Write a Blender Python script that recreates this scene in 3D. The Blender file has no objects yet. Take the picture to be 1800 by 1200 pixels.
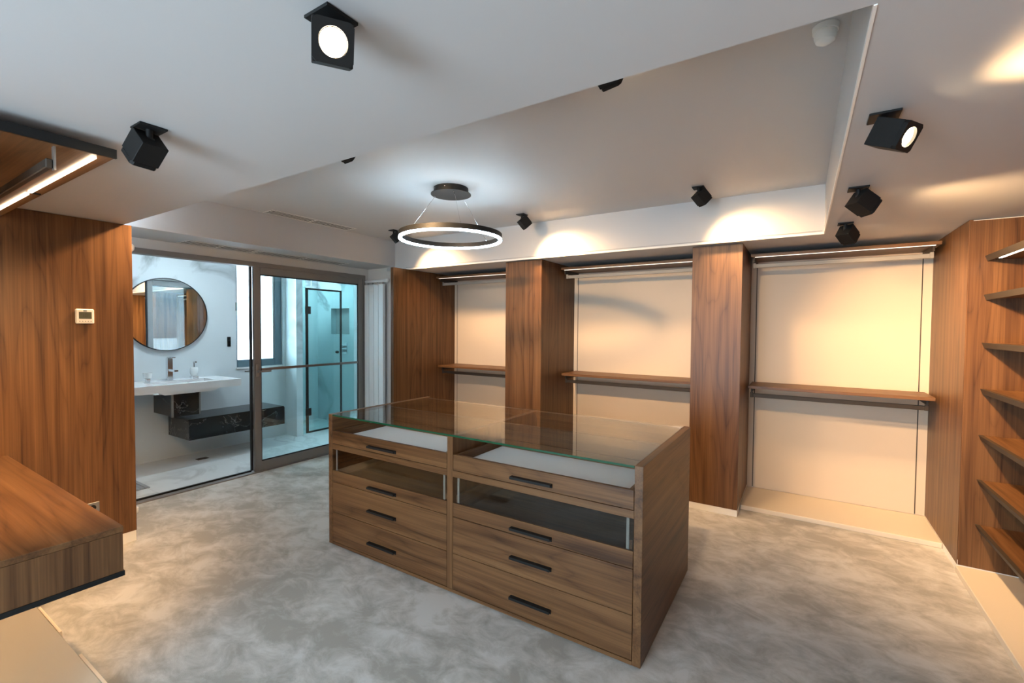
import bpy, bmesh, math, random
from mathutils import Vector, Matrix
random.seed(7)
S = bpy.context.scene
C = S.collection

# ------------------------------------------------------------------ camera
cam_d = bpy.data.cameras.new('camera')
cam_d.sensor_width = 36.0
cam_d.lens = 805.2565 / 1800 * 36.0
cam_d.clip_start = 0.02
cam = bpy.data.objects.new('camera', cam_d)
C.objects.link(cam)
right = Vector((0.84419247, 0.53599144, 0.0072277))
up = Vector((-0.02229282, 0.02163322, 0.9995174))
fwd = Vector((-0.53557642, 0.84394619, -0.03021136))
m = Matrix((right, up, -fwd)).transposed().to_4x4()
m.translation = Vector((0, 0, 1.6))
cam.matrix_world = m
S.camera = cam

# ------------------------------------------------------------------ colour management
S.view_settings.view_transform = 'Standard'
S.view_settings.look = 'None'
S.view_settings.gamma = 1.0
S.view_settings.use_curve_mapping = False
S.view_settings.exposure = 2.13

# ------------------------------------------------------------------ world: bright overcast sky
W = bpy.data.worlds.new('overcast_sky')
S.world = W
W.use_nodes = True
bg = W.node_tree.nodes['Background']
bg.inputs[0].default_value = (0.67, 0.84, 1.0, 1)
bg.inputs[1].default_value = 5.2

def portal(name, loc, rot, sx, sy):
    l = bpy.data.lights.new(name, 'AREA')
    l.shape = 'RECTANGLE'; l.size = sx; l.size_y = sy
    l.cycles.is_portal = True
    o = bpy.data.objects.new(name, l); C.objects.link(o)
    o.location = loc; o.rotation_euler = rot
    return o
portal('bathroom_window_portal', (-6.52, 3.53, 1.73), (0, -math.pi/2, 0), 1.4, 0.6)
portal('closet_window_portal', (-1.1, -2.27, 1.3), (math.pi/2, 0, 0), 1.8, 1.9)

# light powers
P_SPOT = 58.0
WARM = (1.0, 0.62, 0.30)
RING_E = 6.5

# ------------------------------------------------------------------ materials
MATS = {}
def new_mat(name):
    mt = bpy.data.materials.new(name); mt.use_nodes = True
    nt = mt.node_tree
    return mt, nt, nt.nodes['Principled BSDF']
def N(nt, t, **kw):
    n = nt.nodes.new(t)
    for k, v in kw.items():
        if k.startswith('i_'):
            key = k[2:]
            n.inputs[int(key) if key.isdigit() else key.replace('_', ' ')].default_value = v
        else:
            setattr(n, k, v)
    return n
def plain(name, col, rough=0.5, metal=0.0, spec=0.5, emit=None, es=0.0):
    mt, nt, b = new_mat(name)
    b.inputs['Base Color'].default_value = (*col, 1)
    b.inputs['Roughness'].default_value = rough
    b.inputs['Metallic'].default_value = metal
    b.inputs['Specular IOR Level'].default_value = spec
    if emit:
        b.inputs['Emission Color'].default_value = (*emit, 1)
        b.inputs['Emission Strength'].default_value = es
    MATS[name] = mt
    return mt
def ramp(nt, stops, interp='LINEAR'):
    r = nt.nodes.new('ShaderNodeValToRGB')
    cr = r.color_ramp; cr.interpolation = interp
    while len(cr.elements) < len(stops): cr.elements.new(0.5)
    for e, (p, c) in zip(cr.elements, stops):
        e.position = p; e.color = (*c, 1) if len(c) == 3 else c
    return r
def bump(nt, b, src, strength, dist):
    bp = N(nt, 'ShaderNodeBump', i_Strength=strength, i_Distance=dist)
    nt.links.new(src, bp.inputs['Height'])
    nt.links.new(bp.outputs[0], b.inputs['Normal'])

def wood(name, axis, tint=(1, 1, 1), rough=0.42):
    """walnut veneer, grain running along one object axis"""
    mt, nt, b = new_mat(name)
    L = nt.links.new
    tc = N(nt, 'ShaderNodeTexCoord'); oi = N(nt, 'ShaderNodeObjectInfo')
    off = N(nt, 'ShaderNodeVectorMath', operation='SCALE'); off.inputs[0].default_value = (37, 53, 71)
    L(oi.outputs['Random'], off.inputs['Scale'])
    add = N(nt, 'ShaderNodeVectorMath', operation='ADD')
    L(tc.outputs['Object'], add.inputs[0]); L(off.outputs[0], add.inputs[1])
    def stretched(across, along):
        s = [across] * 3; s['xyz'.index(axis)] = along
        mul = N(nt, 'ShaderNodeVectorMath', operation='MULTIPLY'); mul.inputs[1].default_value = s
        L(add.outputs[0], mul.inputs[0]); return mul.outputs[0]
    n1 = N(nt, 'ShaderNodeTexNoise', i_Scale=1.0, i_Detail=2.0, i_Roughness=0.45, i_Distortion=0.35)
    L(stretched(4.6, 0.48), n1.inputs['Vector'])
    k = N(nt, 'ShaderNodeMath', operation='MULTIPLY'); k.inputs[1].default_value = 34.0
    L(n1.outputs['Fac'], k.inputs[0])
    sn0 = N(nt, 'ShaderNodeMath', operation='SINE'); L(k.outputs[0], sn0.inputs[0])
    ab = N(nt, 'ShaderNodeMath', operation='ABSOLUTE'); L(sn0.outputs[0], ab.inputs[0])
    sn = N(nt, 'ShaderNodeMath', operation='POWER'); sn.inputs[1].default_value = 0.45; L(ab.outputs[0], sn.inputs[0])
    n2 = N(nt, 'ShaderNodeTexNoise', i_Scale=1.0, i_Detail=4.0, i_Roughness=0.6)
    L(stretched(120, 1.4), n2.inputs['Vector'])
    n3 = N(nt, 'ShaderNodeTexNoise', i_Scale=1.0, i_Detail=2.0)
    L(stretched(19, 0.45), n3.inputs['Vector'])
    a1 = N(nt, 'ShaderNodeMath', operation='MULTIPLY_ADD'); a1.inputs[1].default_value = 0.22; a1.inputs[2].default_value = -0.46
    L(sn.outputs[0], a1.inputs[0])
    a2 = N(nt, 'ShaderNodeMath', operation='MULTIPLY_ADD'); a2.inputs[1].default_value = 0.70
    L(n2.outputs['Fac'], a2.inputs[0]); L(a1.outputs[0], a2.inputs[2])
    a3 = N(nt, 'ShaderNodeMath', operation='MULTIPLY_ADD'); a3.inputs[1].default_value = 0.9
    L(n3.outputs['Fac'], a3.inputs[0]); L(a2.outputs[0], a3.inputs[2])
    def t(c): return tuple(x * y * z for x, y, z in zip(c, tint, (0.57, 0.472, 0.34)))
    r = ramp(nt, [(0.18, t((0.085, 0.040, 0.018))), (0.42, t((0.185, 0.096, 0.047))), (0.6, t((0.255, 0.142, 0.073))), (0.85, t((0.34, 0.20, 0.11)))])
    L(a3.outputs[0], r.inputs[0])
    L(r.outputs[0], b.inputs['Base Color'])
    b.inputs['Roughness'].default_value = rough
    b.inputs['Specular IOR Level'].default_value = 0.4
    bump(nt, b, n2.outputs['Fac'], 0.12, 0.002)
    MATS[name] = mt
    return mt
wood('walnut_upright', 'z'); wood('walnut_lengthwise', 'x'); wood('walnut_crosswise', 'y')

def carpet():
    mt, nt, b = new_mat('carpet')
    L = nt.links.new
    tc = N(nt, 'ShaderNodeTexCoord')
    mp = N(nt, 'ShaderNodeMapping'); mp.inputs['Scale'].default_value = (1.0, 1.4, 1); mp.inputs['Rotation'].default_value = (0, 0, 0.6)
    L(tc.outputs['Object'], mp.inputs[0])
    n1 = N(nt, 'ShaderNodeTexNoise', i_Scale=5.2, i_Detail=12.0, i_Roughness=0.66, i_Distortion=0.45)
    L(mp.outputs[0], n1.inputs['Vector'])
    n0 = N(nt, 'ShaderNodeTexNoise', i_Scale=1.1, i_Detail=3.0, i_Roughness=0.5)
    L(mp.outputs[0], n0.inputs['Vector'])
    mm = N(nt, 'ShaderNodeMix', data_type='FLOAT'); mm.inputs[0].default_value = 0.35
    L(n1.outputs['Fac'], mm.inputs[2]); L(n0.outputs['Fac'], mm.inputs[3])
    r1 = ramp(nt, [(0.42, (0.34, 0.318, 0.280)), (0.475, (0.415, 0.392, 0.355)), (0.525, (0.49, 0.468, 0.43)), (0.58, (0.57, 0.55, 0.52))])
    L(mm.outputs[0], r1.inputs[0])
    n2 = N(nt, 'ShaderNodeTexNoise', i_Scale=420.0, i_Detail=2.0)
    L(tc.outputs['Object'], n2.inputs['Vector'])
    L(r1.outputs[0], b.inputs['Base Color'])
    b.inputs['Roughness'].default_value = 0.95
    b.inputs['Specular IOR Level'].default_value = 0.1
    b.inputs['Sheen Weight'].default_value = 0.25
    b.inputs['Sheen Roughness'].default_value = 0.5
    bump(nt, b, n2.outputs['Fac'], 0.4, 0.004)
    MATS['carpet'] = mt
carpet()

def marble(name, base, vein, scale, width, rough, seed):
    mt, nt, b = new_mat(name)
    L = nt.links.new
    tc = N(nt, 'ShaderNodeTexCoord')
    mp = N(nt, 'ShaderNodeMapping'); mp.inputs['Location'].default_value = (seed, seed * 2, seed * 3); mp.inputs['Rotation'].default_value = (0.5, 0.3, 0.8)
    L(tc.outputs['Object'], mp.inputs[0])
    n1 = N(nt, 'ShaderNodeTexNoise', i_Scale=scale, i_Detail=6.0, i_Roughness=0.55, i_Distortion=1.2)
    L(mp.outputs[0], n1.inputs['Vector'])
    s = N(nt, 'ShaderNodeMath', operation='SUBTRACT'); s.inputs[1].default_value = 0.5
    L(n1.outputs['Fac'], s.inputs[0])
    ab = N(nt, 'ShaderNodeMath', operation='ABSOLUTE'); L(s.outputs[0], ab.inputs[0])
    n2 = N(nt, 'ShaderNodeTexNoise', i_Scale=scale * 0.7, i_Detail=2.0); L(mp.outputs[0], n2.inputs['Vector'])
    mk = ramp(nt, [(0.40, (0, 0, 0)), (0.56, (1, 1, 1))]); L(n2.outputs['Fac'], mk.inputs[0])
    r = ramp(nt, [(0.0, (1, 1, 1)), (width, (0, 0, 0))]); L(ab.outputs[0], r.inputs[0])
    f = N(nt, 'ShaderNodeMath', operation='MULTIPLY'); L(r.outputs[0], f.inputs[0]); L(mk.outputs[0], f.inputs[1])
    mx = N(nt, 'ShaderNodeMix', data_type='RGBA')
    mx.inputs[6].default_value = (*base, 1); mx.inputs[7].default_value = (*vein, 1)
    L(f.outputs[0], mx.inputs[0]); L(mx.outputs[2], b.inputs['Base Color'])
    b.inputs['Roughness'].default_value = rough
    MATS[name] = mt
marble('white_marble', (0.63, 0.68, 0.70), (0.30, 0.33, 0.34), 0.8, 0.06, 0.28, 3.1)
marble('black_marble', (0.012, 0.013, 0.016), (0.50, 0.49, 0.46), 2.2, 0.007, 0.15, 1.7)
marble('white_tile', (0.74, 0.75, 0.74), (0.58, 0.58, 0.57), 0.9, 0.05, 0.2, 8.4)

def glass(name, tint, refl=1.0, rough=0.0, ior=1.5):
    """thin architectural glass: tinted see-through with Fresnel reflection"""
    mt, nt, b = new_mat(name)
    nt.nodes.remove(b)
    L = nt.links.new
    out = nt.nodes['Material Output']
    tr = N(nt, 'ShaderNodeBsdfTransparent'); tr.inputs[0].default_value = (*tint, 1)
    gl = N(nt, 'ShaderNodeBsdfGlossy'); gl.inputs['Roughness'].default_value = rough
    fr = N(nt, 'ShaderNodeFresnel')
    ge = N(nt, 'ShaderNodeNewGeometry')           # same Fresnel curve on both faces of the pane
    io = N(nt, 'ShaderNodeMix', data_type='FLOAT'); io.inputs[2].default_value = ior; io.inputs[3].default_value = 1.0 / ior
    L(ge.outputs['Backfacing'], io.inputs[0]); L(io.outputs[0], fr.inputs['IOR'])
    mul = N(nt, 'ShaderNodeMath', operation='MULTIPLY'); mul.inputs[1].default_value = refl; mul.use_clamp = True
    L(fr.outputs[0], mul.inputs[0])
    mx = N(nt, 'ShaderNodeMixShader')
    L(mul.outputs[0], mx.inputs[0]); L(tr.outputs[0], mx.inputs[1]); L(gl.outputs[0], mx.inputs[2])
    L(mx.outputs[0], out.inputs['Surface'])
    MATS[name] = mt
glass('clear_glass', (0.97, 0.985, 0.98))
glass('table_glass', (0.965, 0.985, 0.975), 1.0)
glass('door_glass', (0.85, 0.965, 0.97), 1.0)
glass('shower_glass', (0.80, 0.955, 0.955), 1.0)
glass('drawer_glass', (0.86, 0.86, 0.85), 1.0)

def wall_paint(name, col, rough=0.7):
    mt, nt, b = new_mat(name)
    tc = N(nt, 'ShaderNodeTexCoord')
    n = N(nt, 'ShaderNodeTexNoise', i_Scale=60.0, i_Detail=3.0)
    nt.links.new(tc.outputs['Object'], n.inputs['Vector'])
    b.inputs['Base Color'].default_value = (*col, 1)
    b.inputs['Roughness'].default_value = rough
    b.inputs['Specular IOR Level'].default_value = 0.25
    bump(nt, b, n.outputs['Fac'], 0.05, 0.002)
    MATS[name] = mt
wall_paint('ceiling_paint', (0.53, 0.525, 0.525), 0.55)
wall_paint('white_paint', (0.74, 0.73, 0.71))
wall_paint('cream_panel', (0.63, 0.53, 0.42), 0.5)
wall_paint('cream_platform', (0.66, 0.575, 0.465), 0.35)
plain('white_lacquer', (0.80, 0.78, 0.74), 0.35)
plain('lit_strip_cream', (0.88, 0.74, 0.58), 0.3)  # platform cream made paler where light catches its edge
plain('black_metal', (0.010, 0.010, 0.010), 0.55, 0.0, 0.25)
plain('black_gloss', (0.008, 0.008, 0.01), 0.2)
plain('anodised', (0.24, 0.222, 0.21), 0.45, 0.3)
plain('bronze_profile', (0.050, 0.038, 0.029), 0.5, 0.2, 0.3)
plain('steel_profile', (0.35, 0.34, 0.33), 0.35, 0.8)
plain('rail_grey', (0.30, 0.28, 0.25), 0.55, 0.2)
plain('chrome', (0.75, 0.75, 0.76), 0.12, 1.0)
plain('brushed_bar', (0.32, 0.31, 0.30), 0.3, 0.8)
plain('gasket', (0.01, 0.01, 0.012), 0.6)
plain('ceramic', (0.80, 0.80, 0.80), 0.15)
plain('radiator_white', (0.72, 0.74, 0.75), 0.3)
plain('felt', (0.68, 0.68, 0.68), 0.9, 0, 0.1)
plain('green_edge', (0.008, 0.075, 0.035), 0.15)
plain('glass_post', (0.30, 0.29, 0.27), 0.4)
plain('lcd', (0.085, 0.09, 0.065), 0.25)
plain('lcd_ink', (0.03, 0.03, 0.025), 0.5)
plain('thermo_white', (0.80, 0.78, 0.74), 0.4)
plain('grey_mark', (0.3, 0.3, 0.3), 0.5)
plain('window_frame_metal', (0.10, 0.165, 0.20), 0.4)
plain('slot_dark', (0.05, 0.035, 0.025), 0.6)
plain('vent_dark', (0.03, 0.03, 0.03), 0.7)
plain('mirror', (0.86, 0.92, 0.93), 0.0, 1.0)
plain('niche_tile', (0.34, 0.36, 0.35), 0.4)
plain('liquid', (0.75, 0.78, 0.78), 0.1)
plain('mat_grey', (0.28, 0.29, 0.30), 0.95)
plain('facade', (0.72, 0.74, 0.76), 0.8)
plain('facade_glass', (0.42, 0.48, 0.52), 0.3)
plain('led_warm', (1, 0.9, 0.75), 0.5, emit=(1.0, 0.80, 0.56), es=3.0)
plain('led_dim', (1, 0.93, 0.85), 0.5, emit=(1.0, 0.86, 0.70), es=0.35)
plain('led_under', (1, 0.9, 0.75), 0.5, emit=(1.0, 0.70, 0.40), es=7.0)
plain('fill_lamp_white', (1, 1, 1), 0.5, emit=(0.72, 0.90, 1.0), es=110.0)  # glow of the added bathroom fill lamps
plain('ring_white', (1, 1, 1), 0.5, emit=(0.70, 0.87, 1.0), es=RING_E)
plain('ring_up', (1, 1, 1), 0.5, emit=(0.55, 0.82, 1.0), es=RING_E * 1.7)
plain('lamp_lens', (1, 1, 1), 0.3, emit=(1.0, 0.78, 0.50), es=12.0)
plain('lamp_reflector', (0.75, 0.72, 0.66), 0.25, 0.7)

# ------------------------------------------------------------------ helpers
def bx(bm, x0, x1, y0, y1, z0, z1, bev=0.0):
    x0, x1 = min(x0, x1), max(x0, x1); y0, y1 = min(y0, y1), max(y0, y1); z0, z1 = min(z0, z1), max(z0, z1)
    vs = [bm.verts.new((x, y, z)) for x in (x0, x1) for y in (y0, y1) for z in (z0, z1)]
    fs = []
    for q in ((0, 1, 3, 2), (4, 6, 7, 5), (0, 4, 5, 1), (2, 3, 7, 6), (0, 2, 6, 4), (1, 5, 7, 3)):
        fs.append(bm.faces.new([vs[i] for i in q]))
    if bev > 0:
        es = list({e for f in fs for e in f.edges})
        bmesh.ops.bevel(bm, geom=es, offset=bev, segments=1, affect='EDGES', profile=0.5)
def cyl(bm, p0, p1, r0, r1=None, n=20, caps=True):
    r1 = r0 if r1 is None else r1
    p0, p1 = Vector(p0), Vector(p1); d = (p1 - p0)
    q = d.to_track_quat('Z', 'Y')
    A = [bm.verts.new(p0 + q @ Vector((r0 * math.cos(2 * math.pi * i / n), r0 * math.sin(2 * math.pi * i / n), 0))) for i in range(n)]
    B = [bm.verts.new(p1 + q @ Vector((r1 * math.cos(2 * math.pi * i / n), r1 * math.sin(2 * math.pi * i / n), 0))) for i in range(n)]
    for i in range(n):
        bm.faces.new((A[i], A[(i + 1) % n], B[(i + 1) % n], B[i]))
    if caps:
        bm.faces.new(list(reversed(A))); bm.faces.new(B)
def lathe(bm, prof, n=32, center=(0, 0, 0)):
    cx, cy, cz = center
    rings = []
    for r, z in prof:
        if r < 1e-6: rings.append([bm.verts.new((cx, cy, cz + z))])
        else: rings.append([bm.verts.new((cx + r * math.cos(2 * math.pi * i / n), cy + r * math.sin(2 * math.pi * i / n), cz + z)) for i in range(n)])
    for a, b in zip(rings, rings[1:]):
        for i in range(n):
            j = (i + 1) % n
            if len(a) == 1 and len(b) == 1: continue
            if len(a) == 1: bm.faces.new((a[0], b[j], b[i]))
            elif len(b) == 1: bm.faces.new((a[i], a[j], b[0]))
            else: bm.faces.new((a[i], a[j], b[j], b[i]))
def prism(bm, pts, axis, v0, v1):
    """extrude a polygon (2D points) along an axis"""
    def P(p, v):
        return {'x': (v, p[0], p[1]), 'y': (p[0], v, p[1]), 'z': (p[0], p[1], v)}[axis]
    A = [bm.verts.new(P(p, v0)) for p in pts]; B = [bm.verts.new(P(p, v1)) for p in pts]
    n = len(pts)
    bm.faces.new(A); bm.faces.new(list(reversed(B)))
    for i in range(n): bm.faces.new((A[i], B[i], B[(i + 1) % n], A[(i + 1) % n]))
class B:
    """collects geometry in world coordinates"""
    def __init__(s): s.bm = bmesh.new()
    def box(s, *a): bx(s.bm, *a); return s
    def cyl(s, *a, **k): cyl(s.bm, *a, **k); return s
    def lathe(s, *a, **k): lathe(s.bm, *a, **k); return s
    def prism(s, *a): prism(s.bm, *a); return s
def world_loc(o):
    v = Vector((0, 0, 0))
    while o: v += o.location; o = o.parent
    return v
def obj(name, b, mat, parent=None, loc=None, smooth=False, label=None):
    """link collected geometry as ONE mesh object; vertices are given in world space"""
    bm = b.bm
    bmesh.ops.recalc_face_normals(bm, faces=bm.faces[:])
    if loc is None:
        if parent is not None: loc = world_loc(parent)
        else:
            lo = Vector([min(v.co[i] for v in bm.verts) for i in range(3)]); hi = Vector([max(v.co[i] for v in bm.verts) for i in range(3)])
            loc = Vector(((lo.x + hi.x) / 2, (lo.y + hi.y) / 2, lo.z))
    loc = Vector(loc)
    for v in bm.verts: v.co -= loc
    me = bpy.data.meshes.new(name)
    bm.to_mesh(me); bm.free()
    me.materials.append(MATS[mat])
    if smooth:
        me.shade_smooth() if hasattr(me, 'shade_smooth') else None
        try: me.set_sharp_from_angle(angle=math.radians(35))
        except Exception: pass
    o = bpy.data.objects.new(name, me)
    C.objects.link(o)
    if parent is not None:
        o.parent = parent; o.location = loc - world_loc(parent)
    else:
        o.location = loc
    if label: o['label'] = label
    return o
def tag(o, label, cat, group=None):
    o['label'] = label; o['category'] = cat
    if group: o['group'] = group
    return o
def thing(name, label, cat, loc, group=None):
    o = bpy.data.objects.new(name, None); o.empty_display_size = 0.05
    C.objects.link(o); o.location = loc
    return tag(o, label, cat, group)
def struct(name, b, mat, parent=None, label=None):
    o = obj(name, b, mat, parent)
    if parent is None: o['kind'] = 'structure'
    if label: o['label'] = label
    return o
def sroot(name, loc, label=None):
    o = bpy.data.objects.new(name, None); C.objects.link(o); o.location = loc; o['kind'] = 'structure'
    if label: o['label'] = label
    return o
def copy_tree(o, parent=None):
    c = o.copy(); C.objects.link(c); c.parent = parent
    for ch in list(o.children): copy_tree(ch, c)
    return c

# ------------------------------------------------------------------ key dimensions (metres)
ZC, ZT, ZA = 2.325, 2.695, 2.372          # soffit, tray ceiling, door alcove ceiling
XP = -4.15                                # walnut panel wall on the left
XD = -5.0                                 # sliding door plane
XB = -6.41                                # bathroom mirror wall
TN, TF, TR, TL = 1.31, 4.19, 0.12, -4.45  # tray edges: near, far, right, left
YB = 5.10                                 # back wall of the hanging bays
XR, YR = 0.90, 4.13                       # corner of the right shelving bay

# ------------------------------------------------------------------ floor, ceiling, walls
struct('floor', B().box(XD - 0.02, 2.3, -2.35, 5.2, -0.1, 0.0), 'carpet', label='patchy grey beige carpet floor of the dressing room')
bf = struct('floor_bathroom', B().box(-7.2, XD - 0.02, 0.9, 5.2, -0.1, -0.012), 'grey_mark', label='bathroom floor of large white marble tiles')
for iy, y in enumerate((0.9, 1.85, 2.8, 3.75, 4.7)):
    for ix, x in enumerate((-7.2, -6.66, -5.84)):
        x1 = (-6.663, -5.843, XD - 0.023)[ix]; y1 = min(y + 0.947, 5.19)
        obj('tile', B().box(x, x1, y, y1, -0.012, 0.0), 'white_tile', bf)

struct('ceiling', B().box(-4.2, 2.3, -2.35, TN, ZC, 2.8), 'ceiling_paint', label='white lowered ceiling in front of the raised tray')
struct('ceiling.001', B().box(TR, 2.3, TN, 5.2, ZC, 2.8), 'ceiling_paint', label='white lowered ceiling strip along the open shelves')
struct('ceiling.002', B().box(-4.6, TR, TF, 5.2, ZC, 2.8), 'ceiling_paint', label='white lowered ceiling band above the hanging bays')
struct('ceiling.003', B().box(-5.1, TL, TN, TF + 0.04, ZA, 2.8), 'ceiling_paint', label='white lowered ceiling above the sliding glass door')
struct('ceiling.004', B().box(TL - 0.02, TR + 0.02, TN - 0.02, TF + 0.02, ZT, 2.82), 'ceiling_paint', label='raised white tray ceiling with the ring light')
struct('ceiling_bathroom', B().box(-7.2, XD - 0.1, 0.9, 5.2, 2.62, 2.7), 'white_paint')
# thin corner beads on the tray's lower edge
struct('trim_1', B().box(TL + 0.2, TR, TF - 0.006, TF + 0.006, ZC - 0.004, ZC + 0.012), 'white_lacquer')
struct('trim_2', B().box(TR - 0.003, TR + 0.004, TN, TF - 0.013, ZC - 0.003, ZC + 0.012), 'white_lacquer')
struct('trim_3', B().box(TL + 0.2, TR - 0.013, TF - 0.004, TF - 0.0005, ZC + 0.020, ZC + 0.024), 'grey_mark')

struct('wall_back', B().box(-5.1, 2.3, YB, 5.25, 0.0, ZC), 'white_paint')
struct('wall_right', B().box(1.52, 1.66, -2.35, YR, 0.0, ZC), 'walnut_upright', label='walnut back wall behind the open shelves')
# walls behind the camera, with a wide window for the daylight on this side
wn = sroot('wall_near', (0.1, -2.28, 0))
QX0, QX1 = -2.0, -0.2
for a in ((-2.45, QX0, -2.35, -2.2, 0, ZC), (QX1, 1.66, -2.35, -2.2, 0, ZC), (QX0, QX1, -2.35, -2.2, 0, 0.35), (QX0, QX1, -2.35, -2.2, 2.25, ZC)):
    obj('wall_section', B().box(*a), 'white_paint', wn)
w2 = sroot('window_2', (-1.1, -2.27, 0.35))
for a in ((QX0, QX0 + 0.06, -2.3, -2.24, 0.35, 2.25), (QX1 - 0.06, QX1, -2.3, -2.24, 0.35, 2.25), (QX0 + 0.06, QX1 - 0.06, -2.3, -2.24, 0.35, 0.41), (QX0 + 0.06, QX1 - 0.06, -2.3, -2.24, 2.19, 2.25)):
    obj('window_frame', B().box(*a), 'window_frame_metal', w2)
obj('pane', B().box(QX0 + 0.06, QX1 - 0.06, -2.275, -2.265, 0.41, 2.19), 'clear_glass', w2)
struct('wall_near_bay', B().box(-5.1, -2.35, -0.05, 0.1, 0.0, ZC), 'white_paint')
struct('wall_near_side', B().box(-2.45, -2.35, -2.2, -0.05, 0.0, ZC), 'white_paint')

# left: masonry block faced by the walnut panel
wl = struct('wall_left', B().box(XD - 0.1, XP - 0.03, 0.1, 1.335, 0.0, ZC), 'white_paint')
pl = struct('wall_left_panelling', B().box(XP - 0.028, XP, 0.102, 1.35, 0.078, ZC - 0.003, 0.001), 'walnut_upright', label='tall walnut veneer panel with the white thermostat')
struct('baseboard_left', B().box(XP - 0.028, XP - 0.004, 0.75, 1.348, 0.0, 0.076), 'white_lacquer')
# wall between bathroom and closet: above and beside the sliding door
wd = sroot('wall_door', (XD, 2.9, 0))
obj('wall_section', B().box(XD - 0.1, XD, 1.336, 4.22, 2.285, 2.60), 'white_paint', wd)
obj('wall_section', B().box(XD - 0.1, XD, 4.165, 4.22, 0.0, 2.285), 'white_paint', wd)
obj('wall_section', B().box(XD - 0.1, -4.255, 4.22, 4.27, 0.0, ZA), 'white_paint', wd)
# bathroom shell
bw = sroot('wall_bathroom', (XB, 2.5, 0), 'white marble bathroom wall with faint grey veins')
WY0, WY1, WZ0, WZ1 = 3.205, 3.855, 1.035, 2.50
for a in ((XB - 0.15, XB, 0.9, WY0, 0, 2.62), (XB - 0.15, XB, WY1, 3.9, 0, 2.62), (XB - 0.15, XB, WY0, WY1, 0, WZ0), (XB - 0.15, XB, WY0, WY1, WZ1, 2.62)):
    obj('marble_slab', B().box(*a), 'white_marble', bw)
struct('wall_shower', B().box(-7.1, -6.15, 3.9, 4.0, 0, 2.62), 'white_marble')
struct('wall_shower_back', B().box(-7.2, -7.1, 3.9, 4.95, 0, 2.62), 'white_marble')
we = sroot('wall_bathroom_end', (-6.0, 4.9, 0))
NX0, NX1, NZ0, NZ1 = -6.73, -6.26, 1.468, 1.90
for a in ((-7.1, NX0, 4.9, 5.0, 0, 2.62), (NX1, XD - 0.1, 4.9, 5.0, 0, 2.62), (NX0, NX1, 4.9, 5.0, 0, NZ0), (NX0, NX1, 4.9, 5.0, NZ1, 2.62)):
    obj('marble_slab', B().box(*a), 'white_marble', we)
obj('niche_back', B().box(NX0 - 0.02, NX1 + 0.02, 5.0005, 5.02, NZ0 - 0.02, NZ1 + 0.02), 'niche_tile', we)
struct('wall_bathroom_near', B().box(-7.1, XD - 0.1, 0.85, 0.95, 0, 2.62), 'white_marble')

# ------------------------------------------------------------------ bathroom window
w1 = sroot('window_1', (XB - 0.08, 3.53, WZ0), 'bathroom window with dark blue grey frame')
fx0, fx1 = XB - 0.10, XB - 0.03
for a in ((WY0, WY0 + 0.03, WZ0, WZ1), (WY1 - 0.10, WY1, WZ0, WZ1), (WY0 + 0.03, WY1 - 0.10, WZ0, WZ0 + 0.10), (WY0 + 0.03, WY1 - 0.10, WZ1 - 0.06, WZ1)):
    obj('window_frame', B().box(fx0, fx1, a[0], a[1], a[2], a[3], 0.004), 'window_frame_metal', w1)
obj('pane', B().box(XB - 0.07, XB - 0.062, WY0 + 0.03, WY1 - 0.10, WZ0 + 0.10, WZ1 - 0.06), 'clear_glass', w1)
obj('pane_bead', B().box(XB - 0.06, XB - 0.045, WY1 - 0.125, WY1 - 0.10, WZ0 + 0.10, WZ1 - 0.06), 'steel_profile', w1)
obj('hinge', B().box(XB - 0.03, XB + 0.004, WY0 - 0.012, WY0 + 0.012, 1.80, 1.91), 'chrome', w1)
obj('window_sill', B().box(XB - 0.03, XB + 0.025, WY0 - 0.01, WY1, WZ0 - 0.018, WZ0 - 0.001), 'white_tile', w1)

# neighbouring house seen through the bathroom window
nb = thing('house', 'pale neighbouring house with balconies outside the bathroom window', 'house', (-15, 6, -6))
obj('facade_wall', B().box(-16, -15, -6, 18, -6, 9), 'facade', nb)
for z in (-2.6, 0.3, 3.2):
    bal = obj('balcony_slab', B().box(-15, -13.6, 2, 11, z - 0.25, z), 'facade', nb)
    obj('parapet', B().box(-13.75, -13.6, 2, 11, z, z + 0.9), 'facade', bal)
    obj('balcony_door', B().box(-15, -14.96, 4, 8.5, z + 0.02, z + 2.2), 'facade_glass', nb)

# ------------------------------------------------------------------ hanging bays: columns, back panels, platforms
def column(x0, x1, y0, name='column', lab=None):
    r = sroot(name, ((x0 + x1) / 2, (y0 + YB) / 2, 0), lab)
    core = obj('core', B().box(x0 + 0.022, x1 - 0.022, y0 + 0.022, YB - 0.002, 0.0, ZC - 0.004), 'white_paint', r)
    obj('front_panel', B().box(x0, x1, y0, y0 + 0.02, 0.056, ZC - 0.004, 0.0008), 'walnut_upright', r)
    obj('side_panel', B().box(x0, x0 + 0.02, y0 + 0.0205, YB - 0.002, 0.056, ZC - 0.004), 'walnut_upright', r)
    obj('side_panel', B().box(x1 - 0.02, x1, y0 + 0.0205, YB - 0.002, 0.056, ZC - 0.004), 'walnut_upright', r)
    obj('baseboard', B().box(x0 + 0.001, x1 - 0.001, y0 + 0.001, y0 + 0.0205, 0.0, 0.055), 'white_lacquer', r)
    obj('baseboard', B().box(x1 - 0.0205, x1 - 0.001, y0 + 0.021, YB - 0.002, 0.0, 0.055), 'white_lacquer', r)
    obj('baseboard', B().box(x0 + 0.001, x0 + 0.0205, y0 + 0.021, YB - 0.002, 0.0, 0.055), 'white_lacquer', r)
    return r
column(-2.79, -2.34, 4.26, lab='walnut clad column between the two far bays')
column(-0.838, -0.44, 4.29, lab='wide walnut clad column behind the island corner')
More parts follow.
